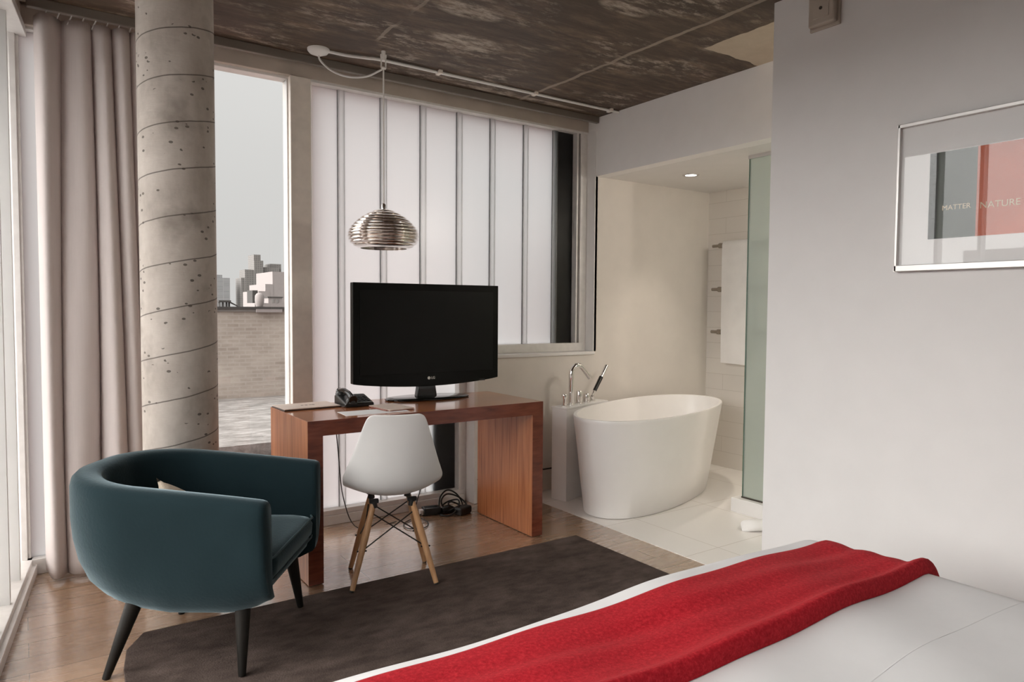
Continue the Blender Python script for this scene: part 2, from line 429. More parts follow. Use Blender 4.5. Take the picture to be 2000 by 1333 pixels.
bm = B(); box(bm, XR + .13, XT, .6, .7, 0, ZN); struct('wall_shower', bm, 'wall_tile', 'tiled wall at the far end of the shower', 'wall')
bm = B(); box(bm, -1.0, XR + .13, YS - .1, YS, 0, ZC); struct('wall_front', bm, 'dark_rear_wall', 'unseen rear wall in a dark colour that lowers bounced light', 'wall')
bm = B(); box(bm, 2.43, XB - .002, YB - .018, YG - .02, .962, .985); struct('trim_1', bm, 'white_trim', 'white sill with a rounded lip under the frosted window', 'sill', bev=.006)
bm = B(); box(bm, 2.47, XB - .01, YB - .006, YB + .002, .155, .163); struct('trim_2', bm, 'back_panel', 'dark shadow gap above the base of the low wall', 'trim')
bm = B(); box(bm, 2.442, 2.468, YB - .012, YG + .06, 0, .962); struct('trim_3', bm, 'white_trim', 'white end casing of the low wall beside the desk', 'trim', bev=.004)
bm = B(); box(bm, 3.74, 3.86, .7, 2.90, 0, .092); struct('trim_4', bm, 'white_trim', 'raised white shower kerb on the bathroom tiles', 'shower kerb', bev=.006)
bm = B(); box(bm, -.15, XB, YG - .06, YG + .1, 2.60, ZC); struct('trim_5', bm, 'header', 'brown grey steel header above the windows', 'header', bev=.004)
bm = B(); box(bm, XB - .006, XB + .02, YB, YG, .985, 2.60); struct('trim_6', bm, 'white_trim', 'white reveal at the right end of the frosted window', 'trim')

# window 1: clear pane beside the column
w = thing('window_1', 'tall clear window between column and grey post, rooftops outside', 'window', (0, 0, 0), kind='structure')
bm = B(); box(bm, .30, 1.275, YG + .012, YG + .020, .075, 2.585); obj('pane', bm, 'clear', w)
bm = B(); box(bm, .30, 1.275, YG - .03, YG + .05, .0, .075); box(bm, .30, 1.275, YG - .03, YG + .05, 2.585, 2.61)
box(bm, 1.264, 1.28, YG - .03, YG + .03, .075, 2.585); box(bm, .28, .31, YG - .03, YG + .05, .0, 2.61); obj('frame', bm, 'alu', w, bev=.003)
bm = B(); box(bm, 1.272, 1.389, YG - .07, YG + .07, .0, 2.60); obj('post', bm, 'alu_dark', w, bev=.004)['label'] = 'wide grey brown post'

# window 2: frosted channel glass
w = thing('window_2', 'row of frosted channel glass panes behind the desk and television', 'window', (0, 0, 0), kind='structure')
def channel(parent, x0, x1, z0, z1, m='frost', fd=.012, y=YG):
    bm = B(); box(bm, x0 + .007, x1 - .007, y, y + .008, z0, z1); obj('pane', bm, m, parent)
    bm = B(); box(bm, x0, x0 + .005, y - fd, y + .008, z0, z1); box(bm, x1 - .005, x1, y - fd, y + .008, z0, z1); obj('flange', bm, 'flange', parent)
edges = [1.395, 1.5925, 1.866, 2.140, 2.4095, 2.671, 2.950, 3.213]
for i in range(7):
    a, b = edges[i] + .016, edges[i + 1] - .016
    channel(w, a, b, (.085 if i < 4 else 1.045), 2.59)
channel(w, 3.229, 3.392, 1.045, 2.59)
bm = B()
for i, e in enumerate(edges[1:]):
    box(bm, e - .016, e + .016, YG - .012, YG + .008, (.085 if i < 3 else 1.045), 2.59)
obj('seals', bm, 'seal', w)
bm = B(); box(bm, 1.389, 2.42, YG - .075, YG + .05, 0, .055); box(bm, 1.389, 2.42, YG - .06, YG + .05, .055, .085)
box(bm, 2.40, XB - .006, YG - .055, YG + .05, .985, 1.045); box(bm, 1.389, XB - .006, YG - .058, YG + .05, 2.585, 2.612)
box(bm, 2.385, 2.442, YG - .055, YG + .05, .0, 1.0)
box(bm, 3.385, 3.40, YG - .05, YG + .02, 1.045, 2.585); box(bm, 3.418, XB - .006, YG - .055, YG + .05, 1.045, 2.585)
obj('frame', bm, 'alu', w, bev=.003)
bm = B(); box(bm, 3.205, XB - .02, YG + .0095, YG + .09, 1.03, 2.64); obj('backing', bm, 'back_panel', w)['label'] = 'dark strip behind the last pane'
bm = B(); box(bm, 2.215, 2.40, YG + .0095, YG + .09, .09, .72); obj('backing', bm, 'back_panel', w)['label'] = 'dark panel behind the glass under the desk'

# window 3: left glass wall, running towards the viewer
w = thing('window_3', 'frosted glass wall at the left of the room', 'window', (*LW, 0), LA, kind='structure')
wl = 5.95
k = 0; y = -.05
while y > -4.1:
    y1 = y - .29
    bm = B(); box(bm, -.108, -.10, y1 + .012, y - .012, .075, 2.56); obj('pane', bm, 'frost_side' if k < 4 else 'clear', w)
    bm = B(); box(bm, -.112, -.004, y1 - .012, y1 + .012, .075, 2.56); obj('mullion', bm, 'side_fin' if k < 4 else 'alu', w)
    y = y1; k += 1
bm = B(); box(bm, -.12, .03, -wl, .0, 0, .05); box(bm, -.12, .012, -wl, .0, .05, .075); box(bm, -.12, .035, -wl, .0, 2.56, 2.60)
box(bm, -.10, .004, -.045, .0, .075, 2.56); obj('frame', bm, 'alu', w, bev=.003)
bm = B(); box(bm, -.06, .02, -wl, y + .014, .075, 2.56); obj('added_blank_wall', bm, 'wall', w)  # unseen stretch closed with an added blank wall to limit side light
bm = B(); box(bm, -.06, .02, -wl, .05, 2.60, ZC + .02); obj('header', bm, 'header', w)
# window 4: return pane left of the curtain
w = thing('window_4', 'narrow frosted pane between the glass wall corner and the curtain', 'window', (0, 0, 0), kind='structure')
channel(w, .006, .28, .075, 2.585, 'frost')
bm = B(); box(bm, .0, .28, YG - .04, YG + .05, 0, .075); box(bm, .0, .28, YG - .04, YG + .05, 2.585, 2.612); box(bm, -.02, .006, YG - .03, YG + .05, 0, 2.6); obj('frame', bm, 'alu', w, bev=.003)

# floors above and below, seen only from outside
bm = B(); box(bm, -.9, 7.5, YS - .1, 4.24, 2.90, 14); struct('wall_facade', bm, 'far_grey', 'upper storeys of this building above the room', 'facade')
bm = B(); box(bm, -.9, 7.5, YS - .1, 4.24, -14, -.13); struct('wall_facade_lower', bm, 'far_grey', 'lower storeys of this building below the room', 'facade')

# concrete column
bm = B(); lathe(bm, [(.158, 0), (.158, ZC)], 96)
o = obj('column', bm, 'concrete', smooth=40); o.location = (.594, 3.50, 0); o.rotation_euler = (0, 0, 2.2)
tag(o, 'round bare concrete column with spiral seams beside the curtain', 'column', kind='structure')

# ------------------------------------------------------------------ curtain and its track
t = thing('curtain', 'mauve grey floor length curtain gathered beside the concrete column', 'curtain', (0, 0, 0))
bm = B(); rows, cols = 44, 150; grid = []
for r in range(rows + 1):
    v = r / rows; z = .022 + v * 2.60
    row = []
    spread = 1 + .02 * (1 - v)
    for c in range(cols + 1):
        s = c / cols
        x = .078 + s * .445 * spread
        ph = 2 * PI * (4.7 * s + .26 * math.sin(5 * s + 1.2) + .16 * math.sin(2.4 * v + 6 * s) + .25 * v * s)
        amp = (.072 + .020 * math.sin(9 * s + 2)) * (1 - .30 * v) * (1 if v < .93 else 1 - (v - .93) * 6)
        yy = 3.94 + amp * math.sin(ph) + .010 * math.sin(17 * s + 3 * v)
        xx = x + .024 * math.cos(ph) * (1 - .35 * v) * min(1, 7 * s) * min(1, 7 * (1 - s))
        row.append(bm.verts.new((xx, yy, z)))
    grid.append(row)
for r in range(rows):
    for c in range(cols): bm.faces.new([grid[r][c], grid[r][c + 1], grid[r + 1][c + 1], grid[r + 1][c]])
obj('drape', bm, 'curtain', t, smooth=180, solid=.003)
for i in range(9):
    x = .11 + i * .049
    bm = B(); rod(bm, (x, 3.94, 2.60), (x + .018, 3.935, 2.645), .004, .003, 6); obj('hook', bm, 'white_plastic', t)
bm = B(); box(bm, .05, XB - .004, 3.92, 3.95, 2.645, ZC)
tag(obj('curtain_track', bm, 'track', bev=.004), 'slim grey curtain track along the ceiling edge above the windows', 'curtain track')

# ------------------------------------------------------------------ conduit on ceiling
t = thing('ceiling_conduit', 'thin pale conduit pipe running along the dark ceiling to the bulkhead', 'pipe', (0, 0, 0))
bm = B(); tube(bm, smooth_path([(1.385, 3.787, 2.684), (1.43, 3.774, 2.680), (1.50, 3.76, 2.676), (1.60, 3.735, 2.676), (1.72, 3.72, 2.678), (2.2, 3.72, 2.678), (XB - .004, 3.72, 2.678)]), .0085, 10); obj('pipe', bm, 'canopy', t, smooth=60)
for x in (2.05, 2.75, 3.40):
    bm = B(); box(bm, x - .012, x + .012, 3.695, 3.745, 2.668, ZC); obj('clip', bm, 'alu_dark', t, bev=.003)

# ------------------------------------------------------------------ pendant lamp
LX, LY = 1.651, 3.620
t = thing('pendant_lamp', 'ribbed chrome dome pendant lamp hanging on a white cord above television', 'lamp', (LX, LY, 0))
cx, cy = 1.352 - LX, 3.797 - LY
bm = B(); lathe(bm, [(.006, 2.655), (.018, 2.656), (.048, 2.668), (.058, 2.680), (.0585, ZC)], 40, (cx, cy, 0)); obj('canopy', bm, 'canopy', t, smooth=50)
bm = B(); rod(bm, (0, 0, 2.64), (0, 0, ZC), .009, .012); box(bm, -.016, .016, -.006, .006, 2.655, 2.672); rod(bm, (-.013, 0, 2.60), (-.013, 0, 2.665), .004); rod(bm, (.013, 0, 2.60), (.013, 0, 2.665), .004); rod(bm, (-.013, 0, 2.60), (.013, 0, 2.60), .007); obj('hook', bm, 'canopy', t)
bm = B()
swag = [(cx, cy, 2.657), (cx + .012, cy - .006, 2.625), (cx * .78, cy * .80, 2.575), (cx * .52, cy * .55, 2.548), (cx * .26, cy * .28, 2.553), (cx * .06, cy * .06, 2.585), (0, 0, 2.597)]
tube(bm, smooth_path(swag, 8), .0055, 8); rod(bm, (0, 0, 1.842), (0, 0, 2.60), .0045, None, 8); obj('cord', bm, 'canopy', t, smooth=60)
bm = B(); R0, zb, zt = .189, 1.625, 1.838
DP = [(0, .140), (.05, .156), (.11, .172), (.20, .183), (.30, .1885), (.42, .184), (.54, .169), (.66, .147), (.78, .116), (.88, .080), (.95, .048), (1.0, .018)]
def dome(f):  # f: 0 bottom .. 1 top
    for (a, ra), (b, rb) in zip(DP[:-1], DP[1:]):
        if f <= b: return ra + (rb - ra) * (f - a) / (b - a), zb + f * (zt - zb)
prof = []; NR = 12
for i in range(NR):
    f0, f1 = i / NR, (i + 1) / NR
    for q in range(7):
        f = f0 + (f1 - f0) * q / 7
        r, z = dome(f); rn = .0070 * math.sin(PI * q / 7) - .0060 * (q == 0)
        prof.append((r + rn, z))
prof.append((.012, zt)); inner = [(max(.008, r - .008), z - .003) for r, z in prof[::-1][2:]]
lathe(bm, prof + inner + [prof[0]], 72, caps=False); obj('shade', bm, 'chrome_shade', t, smooth=35)
bm = B(); lathe(bm, [(.0, 1.655), (.145, 1.655), (.15, 1.662), (.0, 1.662)], 40, caps=False); obj('inner_reflector', bm, 'chrome_shade', t, smooth=40)
bm = B(); lathe(bm, [(.012, 1.834), (.012, 1.86), (.006, 1.868)], 16); obj('cap', bm, 'chrome', t, smooth=50)

# ------------------------------------------------------------------ desk
DX0, DX1, DY0, DY1, DZ, DT = 1.072, 2.428, 3.182, 3.765, .772, .072
t = thing('desk', 'glossy reddish wood waterfall desk holding the television', 'desk', (0, 0, 0))
def P(pts, m, name):
    bm = B(); prism(bm, pts, 'y', DY0, DY1); o_ = obj(name, bm, m, t, bev=.0015, seg=2); return o_
P([(DX0, DZ), (DX1, DZ), (DX1 - DT, DZ - DT), (DX0 + DT, DZ - DT)], 'desk_x', 'desktop')
P([(DX0, .004), (DX0 + DT, .004), (DX0 + DT, DZ - DT), (DX0, DZ)], 'desk_z', 'side_panel')
P([(DX1 - DT, .004), (DX1, .004), (DX1, DZ), (DX1 - DT, DZ - DT)], 'desk_z', 'side_panel')
for nm, pts in (('front_shade_skin', [(DX0, DZ), (DX1, DZ), (DX1 - DT, DZ - DT), (DX0 + DT, DZ - DT)]), ('front_shade_skin', [(DX0, .004), (DX0 + DT, .004), (DX0 + DT, DZ - DT), (DX0, DZ)]), ('front_shade_skin', [(DX1 - DT, .004), (DX1, .004), (DX1, DZ), (DX1 - DT, DZ - DT)])):
    bm = B(); prism(bm, pts, 'y', DY0 - .0012, DY0 + .0002); obj(nm, bm, 'desk_front_shaded', t)  # thin skin added over the front faces to carry the shaded tone
bm = B(); box(bm, DX0 + .01, DX0 + DT - .01, DY0 + .01, DY1 - .01, 0, .004); obj('glide', bm, 'black', t)
bm = B(); box(bm, DX1 - DT + .01, DX1 - .01, DY0 + .01, DY1 - .01, 0, .004); obj('glide', bm, 'black', t)

# ------------------------------------------------------------------ television
t = thing('television', 'large black flat screen television on the desk', 'television', (1.935, 3.615, DZ), math.radians(-2.75))
W2, H0, H1 = .458, .092, .662
def tvprofile(x0, x1, z1, zs, sag):
    pts = [(x0, z1), (x0, zs)]
    for k in range(1, 24):
        s = k / 24; pts.append((x0 + (x1 - x0) * s, zs - sag * math.sin(PI * s) ** .8))
    pts += [(x1, zs), (x1, z1)]
    return pts
bm = B(); prism(bm, tvprofile(-W2, W2, H1, H0 + .014, .032), 'y', 0, .045); obj('bezel', bm, 'tv_plastic', t, bev=.004)
bm = B(); box(bm, -W2 + .038, W2 - .038, -.003, .001, H0 + .062, H1 - .040); obj('screen', bm, 'screen', t)
bm = B(); box(bm, -.36, .36, .045, .10, H0 + .06, H1 - .06); obj('rear_housing', bm, 'black', t, bev=.02)
bm = B(); prism(bm, [(-.065, .01), (.065, .01), (.052, .09), (-.052, .09)], 'y', .035, .075); obj('neck', bm, 'black_gloss', t, bev=.006)
bm = B()
loft(bm, [[(a * math.cos(2 * PI * k / 64), .025 + b * math.sin(2 * PI * k / 64), z) for k in range(64)] for a, b, z in ((.255, .118, .0), (.262, .123, .004), (.262, .123, .009), (.25, .113, .014))])
obj('base', bm, 'black_gloss', t, smooth=40)
rx = Matrix.Rotation(PI / 2, 4, 'X')
lg = text_mesh('logo', 'LG', .020, 'logo', t, Matrix.Translation((.020, -.0032, H0 + .030)) @ rx)
bm = B(); prism(bm, [(-.006 + .0085 * math.cos(2 * PI * k / 28), H0 + .030 + .0085 * math.sin(2 * PI * k / 28)) for k in range(28)], 'y', -.004, -.001); d = obj('logo_disc', bm, 'logo', t)
bm = B(); prism(bm, [(-.0063, H0 + .034), (-.0053, H0 + .034), (-.0053, H0 + .0265), (-.0025, H0 + .0265), (-.0025, H0 + .0255), (-.0063, H0 + .0255)], 'y', -.0048, -.0038); obj('emblem_lines', bm, 'back_panel', t)
bm = B(); box(bm, W2 - .13, W2 - .09, -.001, .03, H0 - .002, H0 + .012); obj('sensor', bm, 'black_gloss', t, bev=.003)

# ------------------------------------------------------------------ telephone
t = thing('telephone', 'black desk telephone with grey keypad beside the leather folder', 'telephone', (1.482, 3.612, DZ), math.radians(-4))
bm = B()
def wedge(bm, x0, x1, pts):
    prism(bm, pts, 'x', x0, x1)
wedge(bm, -.088, .068, [(-.100, 0), (.100, 0), (.100, .046), (.06, .050), (-.100, .020)]); obj('base', bm, 'black', t, bev=.006)
bm = B()
def sl(y): return .020 + (y + .100) / .160 * .030
fp = [(-.022, -.090), (.062, -.090), (.062, .05), (-.022, .05)]
A = [bm.verts.new((x, y, sl(y) + .0005)) for x, y in fp]; Bv = [bm.verts.new((x, y, sl(y) + .003)) for x, y in fp]
bm.faces.new(A[::-1]); bm.faces.new(Bv)
for i in range(4): bm.faces.new([A[i], A[(i + 1) % 4], Bv[(i + 1) % 4], Bv[i]])
obj('faceplate', bm, 'seal', t)
for r in range(4):
    for c in range(3):
        x, y = -.005 + c * .024, -.074 + r * .024
        bm = B(); box(bm, x - .008, x + .008, y - .006, y + .006, sl(y) + .002, sl(y) + .007); obj('key', bm, 'black', t, bev=.0015, seg=2)
bm = B(); tube(bm, smooth_path([(-.055, -.128, .044), (-.055, -.105, .050), (-.055, -.05, .068), (-.055, .03, .076), (-.055, .085, .068), (-.055, .105, .062)], 6), lambda s: .0145 + .008 * abs(2 * s - 1) ** 3, 14); obj('handset', bm, 'black_gloss', t, smooth=60)
bm = B(); lathe(bm, [(.010, -.024), (.029, -.024), (.030, -.008), (.024, .004)], 20, (-.055, -.098, .044)); obj('earpiece', bm, 'black', t, smooth=50)
bm = B(); lathe(bm, [(.010, -.022), (.029, -.022), (.030, -.006), (.024, .004)], 20, (-.055, .084, .062)); obj('mouthpiece', bm, 'black', t, smooth=50)
bm = B(); tube(bm, smooth_path([(-.075, -.12, .04), (-.097, -.12, .012), (-.097, -.05, .005), (-.096, .05, .005), (-.06, .13, .005), (-.03, .145, .004)], 6), .003, 6); obj('cord', bm, 'black', t, smooth=60)

# ------------------------------------------------------------------ papers on the desk
t = thing('leather_folder', 'closed folder with pale cover and dark edges at left desk end', 'folder', (1.226, 3.655, DZ), math.radians(2))
bm = B(); box(bm, -.150, .150, -.100, .098, 0, .006); obj('backing', bm, 'leather', t, bev=.002)
bm = B(); box(bm, -.148, .148, -.099, .097, .006, .011); obj('cover', bm, 'pad', t, bev=.002)
bm = B()
for i, x in enumerate((-.03, -.008, .014, .030)): box(bm, x, x + .012, -.004 - .004 * (i % 2), .004 + .003 * (i % 2), .011, .0116)
obj('emblem', bm, 'leather', t)
bm = B(); box(bm, -.165, .165, -.075, .07, 0, .0012); o = obj('paper_sheet', bm, 'paper'); o.location = (1.455, 3.315, DZ); o.rotation_euler = (0, 0, math.radians(-3))
tag(o, 'loose white paper sheet at the front edge of the desk', 'paper')
t = thing('notepad', 'thin tan notepad with red brown edges lying behind the white chair', 'notepad', (1.585, 3.385, DZ + .0014), math.radians(6))
bm = B(); box(bm, -.072, .072, -.108, .108, 0, .003); obj('back_cover', bm, 'pad_edge', t)
bm = B(); box(bm, -.071, .071, -.107, .107, .003, .008); obj('pages', bm, 'pad', t)
bm = B(); rod(bm, (-.079, -.10, .006), (-.079, .055, .006), .0042, .0042, 8); rod(bm, (-.079, -.108, .006), (-.079, -.10, .006), .0015, .0042, 8)
o = obj('pen', bm, 'pad_edge', smooth=50); o.location = (1.578, 3.385, DZ + .0002); o.rotation_euler = (0, 0, math.radians(6)); tag(o, 'slim red brown pen lying along the notepad', 'pen')

# ------------------------------------------------------------------ moulded shell chair
t = thing('shell_chair', 'white moulded shell chair on wooden dowel legs at the desk', 'chair', (1.441, 3.080, 0), math.radians(-19.5))
prof = [(.225, .405, .185, .0), (.235, .425, .195, .0), (.21, .440, .205, .006), (.13, .434, .214, .016), (.03, .424, .222, .034), (-.06, .421, .227, .056),
        (-.125, .432, .231, .080), (-.165, .462, .232, .090), (-.188, .505, .226, .086), (-.205, .56, .210, .072), (-.220, .63, .188, .054), (-.234, .70, .166, .038), (-.246, .76, .147, .026), (-.254, .80, .133, .018), (-.2585, .818, .121, .014), (-.260, .826, .100, .010)]
bm = B(); grid = []; NS = 20
for i, (y, z, hw, cup) in enumerate(prof):
    y0, z0 = prof[max(i - 1, 0)][:2]; y1, z1 = prof[min(i + 1, len(prof) - 1)][:2]
    ty, tz = y1 - y0, z1 - z0; L = math.hypot(ty, tz); ny, nz = tz / L, -ty / L
    grid.append([bm.verts.new((hw * s, y + ny * cup * abs(s) ** 2.2, z + nz * cup * abs(s) ** 2.2)) for s in [(2 * k / NS - 1) for k in range(NS + 1)]])
for i in range(len(prof) - 1):
    for k in range(NS): bm.faces.new([grid[i][k], grid[i][k + 1], grid[i + 1][k + 1], grid[i + 1][k]])
obj('shell', bm, 'white_plastic', t, smooth=180, solid=.008, sub=2)
feet = [(-.193, -.168, .012), (.193, -.168, .012), (-.185, .165, 0), (.185, .165, 0)]
tops = [(-.088, -.085, .395), (.088, -.085, .395), (-.088, .085, .395), (.088, .085, .395)]
for f, q in zip(feet, tops):
    f, q = Vector(f), Vector(q)
    m1 = f.lerp(q, .02); m2 = f.lerp(q, .62)
    bm = B(); rod(bm, m1, m2, .0115, .0165, 16); rod(bm, m2, q, .0165, .0125, 16)
    lg = obj('leg', bm, 'beech', t, smooth=50)
    bm = B(); rod(bm, f, m1, .0105, .0117, 12); obj('foot_cap', bm, 'black', lg)
bm = B()
def at(i, s): return Vector(feet[i]).lerp(Vector(tops[i]), s)
for a, b in ((0, 1), (1, 0), (2, 3), (3, 2), (0, 2), (2, 0), (1, 3), (3, 1)):
    rod(bm, at(a, .88), at(b, .45), .0032, None, 8)
for i in range(4):
    p = at(i, .45); rod(bm, p + Vector((-.022, 0, 0)), p + Vector((.022, 0, 0)), .004, None, 8)
obj('wire_braces', bm, 'black_wire', t)
for q in tops:
    bm = B(); box(bm, q[0] - .022, q[0] + .022, q[1] - .012, q[1] + .012, .392, .410); rod(bm, (q[0], q[1], .37), (q[0], q[1], .40), .018, .014); obj('mount', bm, 'black_wire', t, bev=.003)

# ------------------------------------------------------------------ armchair
ARZ = math.radians(-34.782)
fw, rt = Vector((math.sin(-ARZ), math.cos(-ARZ), 0)), Vector((math.cos(-ARZ), -math.sin(-ARZ), 0))
AC = rt * -1.20 + fw * 2.72
t = thing('armchair', 'teal velvet tub armchair on dark tapered legs', 'armchair', (AC.x, AC.y, 0), ARZ)
xf, xb, yn, yf, RC = .345, -.425, -.365, .365, .31
def upath():
    pts = []
    for k in range(13): pts.append((xf + (xb + RC - xf) * k / 12, yn, 0, -1))
    for k in range(1, 13):
        a = -PI / 2 - k / 12 * PI / 2; pts.append((xb + RC + RC * math.cos(a), yn + RC + RC * math.sin(a), math.cos(a), math.sin(a)))
    for k in range(1, 4): pts.append((xb, yn + RC + (yf - yn - 2 * RC) * k / 4, -1, 0))
    for k in range(0, 13):
        a = PI - k / 12 * PI / 2; pts.append((xb + RC + RC * math.cos(a), yf - RC + RC * math.sin(a), math.cos(a), math.sin(a)))
    for k in range(1, 13): pts.append((xb + RC + (xf - xb - RC) * k / 12, yf, 0, 1))
    return pts
UP = upath(); bm = B(); rings = []
for i, (x, y, nx, ny) in enumerate(UP):
    s = (xf - x) / (xf - xb); s = min(max(s, 0), 1)
    top = .635 + .065 * (s ** .9); th = .090 + .020 * min(1, s * 1.2)
    q = .46 + .54 * min(1, max(0, (s - .45) / .35))
    outer = [(.27 * q, .212), (.215 * q, .217), (.15 * q, .232), (.095 * q, .262), (.052 * q, .315), (.022 * q, .390), (.006, .47), (.0, .54), (.0, top - .045), (.006, top - .018), (.020, top - .004)]
    inner = [(.045, top), (th - .026, top - .003), (th - .010, top - .014), (th, top - .035), (th + .004, .50), (th + .006, .40), (th + .01, .30)]
    lift = .045 * max(0.0, (x - .18) / .165) ** 2.2
    outer = [(d, z + lift * max(0.0, 1 - (z - .212) / .22)) for d, z in outer]
    cs = outer + inner
    if i in (0, len(UP) - 1): pass
    k = 1.0
    rings.append([(x - nx * d * k, y - ny * d * k, z) for d, z in cs])
# round the arm ends slightly
def end_ring(r, dx, sh):
    cx_ = sum(p[1] for p in r) / len(r); cz_ = sum(p[2] for p in r) / len(r)
    return [(p[0] + dx, cx_ + (p[1] - cx_) * sh, cz_ + (p[2] - cz_) * (1 - (1 - sh) * .35)) for p in r]
rings = [end_ring(rings[0], .020, .80), end_ring(rings[0], .013, .93)] + rings + [end_ring(rings[-1], .013, .93), end_ring(rings[-1], .020, .80)]
loft(bm, rings, True, True, True)
obj('body', bm, 'velvet', t, smooth=50)
bm = B()
def rr(x0, x1, y0, y1, z, r, n=8):
    o = []
    for cx_, cy_, a0 in ((x1 - r, y1 - r, 0), (x0 + r, y1 - r, PI / 2), (x0 + r, y0 + r, PI), (x1 - r, y0 + r, 3 * PI / 2)):
        for k in range(n + 1):
            a = a0 + k / n * PI / 2; o.append((cx_ + r * math.cos(a), cy_ + r * math.sin(a), z))
    return o
loft(bm, [rr(-.15, .16, -.14, .14, .216, .10), rr(-.18, .235, -.20, .20, .222, .08), rr(-.20, .30, -.262, .262, .250, .05), rr(-.22, .335, -.275, .275, .285, .04), rr(-.24, .345, -.275, .275, .32, .04)])
obj('seat_base', bm, 'velvet', t, smooth=50)
bm = B()
loft(bm, [rr(-.28, .345, -.268, .268, .322, .05), rr(-.29, .362, -.272, .272, .345, .06), rr(-.29, .366, -.272, .272, .385, .06), rr(-.285, .355, -.270, .270, .405, .06), rr(-.26, .325, -.245, .245, .417, .06), rr(-.20, .25, -.18, .18, .424, .06), rr(-.1, .12, -.08, .08, .427, .04)])
obj('seat_cushion', bm, 'velvet', t, smooth=50)
bm = B(); tube(bm, [(.346, -.268, .408), (.360, -.24, .409), (.3605, 0, .411), (.360, .24, .409), (.346, .268, .408)], .0045, 8); tube(bm, [(.350, -.262, .325), (.357, -.23, .325), (.357, .23, .325), (.350, .262, .325)], .004, 8)
obj('seat_piping', bm, 'piping', t, smooth=60)
for side, yy in ((-1, yn + .044), (1, yf - .044)):
    pass
for (tx, ty, fx, fy, fz) in ((-.125, -.26, -.205, -.315, 0), (.255, -.262, .268, -.312, .0135), (.265, .24, .300, .262, .0135), (-.125, .22, -.190, .215, 0)):
    bm = B(); p, q = Vector((fx, fy, fz)), Vector((tx, ty, .262))
    rod(bm, p, p.lerp(q, .03), .0125, .0135, 20); rod(bm, p.lerp(q, .03), q, .0135, .029, 20); obj('leg', bm, 'dark_wood', t, smooth=50)

# cushion lying in the armchair
bm = B(); n = 14; g2 = {}
for s in (1, -1):
    for i in range(n + 1):
        for j in range(n + 1):
            a, b = 2 * i / n - 1, 2 * j / n - 1
            if s < 0 and (i in (0, n) or j in (0, n)): continue
            th = s * .040 * ((1 - a * a) * (1 - b * b)) ** .5
            pin = 1 - .10 * ((1 - abs(a) ** 2) * abs(b) ** 3 + (1 - abs(b) ** 2) * abs(a) ** 3)
            g2[(s, i, j)] = bm.verts.new((  .122 * a * pin, .122 * b * pin, th))
def gv(s, i, j): return g2.get((s, i, j)) or g2[(1, i, j)]
for s in (1, -1):
    for i in range(n):
        for j in range(n): bm.faces.new([gv(s, i, j), gv(s, i + 1, j), gv(s, i + 1, j + 1), gv(s, i, j + 1)])
o = obj('cushion', bm, 'cushion', smooth=180)
cpos = Matrix.Translation((AC.x, AC.y, 0)) @ Matrix.Rotation(ARZ, 4, 'Z') @ Matrix.Translation((-.02, -.10, .520)) @ Matrix.Rotation(math.radians(52), 4, 'Y') @ Matrix.Rotation(PI / 4, 4, 'Z')
o.matrix_world = cpos
tag(o, 'beige cushion with one corner showing above the armchair arm', 'cushion')

# ------------------------------------------------------------------ rug
bm = B(); prism(bm, [(.372, 3.072), (.300, 2.95), (.275, 2.80), (.262, 2.60), (.255, .95), (2.572, .95), (2.572, 3.052)], 'z', .001, .012)
o = obj('rug', bm, 'rug', bev=.004)
tag(o, 'mottled brown pile rug under the bed and armchair', 'rug')

# ------------------------------------------------------------------ bed
t = thing('bed', 'white bed in front, a red blanket across its foot end', 'bed', (0, 0, 0))
BX0, BX1, BY0, BY1, BT = .12, 2.215, -1.25, 1.425, .555
def edge_drop(d, r=.13):   # d distance from edge (inside positive)
    if d >= r: return 0
    if d <= 0: return r
    return r - math.sqrt(max(0, r * r - (r - d) ** 2))
def bed_z(x, y):
    puff = .010 * math.sin(3.1 * x + .4) * math.sin(2.3 * y + 1) + .006 * math.sin(7 * x + 3 * y) + .003 * math.sin(15 * x - 6 * y + 1)
    dx, dy = min(x - BX0, BX1 - x), min(y - BY0, BY1 - y)
    ex, ey = edge_drop(dx), edge_drop(dy)
    return BT + puff * min(1, max(0, min(dx, dy)) / .15) - min(.13, math.hypot(ex, ey))
def axis(a0, a1, n, r=.13):
    xs = [a0 + r * (1 - math.cos(k / 10 * PI / 2)) for k in range(10)]
    xs += [a0 + r + (a1 - a0 - 2 * r) * k / n for k in range(n + 1)]
    xs += [a1 - r * (1 - math.cos((10 - k) / 10 * PI / 2)) for k in range(1, 11)]
    return xs
xs, ys = axis(BX0, BX1, 60), axis(BY0, BY1, 70)
bm = B(); g = [[bm.verts.new((x, y + (.014 * math.sin(4.2 * x + 1.0) if y > BY1 - .3 else 0), bed_z(x, y))) for x in xs] for y in ys]
for j in range(len(ys) - 1):
    for i in range(len(xs) - 1): bm.faces.new([g[j][i], g[j][i + 1], g[j + 1][i + 1], g[j + 1][i]])
loop = g[0] + [r[-1] for r in g[1:]] + g[-1][::-1][1:] + [r[0] for r in g[::-1][1:-1]]
low = [bm.verts.new((v.co.x + .01 * math.sin(9 * v.co.y), v.co.y + .012 * math.sin(9 * v.co.x), .20)) for v in loop]
for i in range(len(loop)): bm.faces.new([loop[i], loop[(i + 1) % len(loop)], low[(i + 1) % len(loop)], low[i]])
bm.faces.new(low)
obj('duvet', bm, 'linen', t, smooth=60)
bm = B(); tube(bm, [(x, .728 + .012 * math.sin(5 * x), bed_z(x, .728 + .012 * math.sin(5 * x)) - .0012) for x in [BX0 + .1 + k * .03 for k in range(64)]], .0022, 6); obj('seam', bm, 'linen', t, smooth=60)
bm = B(); box(bm, BX0 + .03, BX1 - .03, BY0, BY1 - .05, .05, .22); obj('base', bm, 'linen', t, bev=.02)
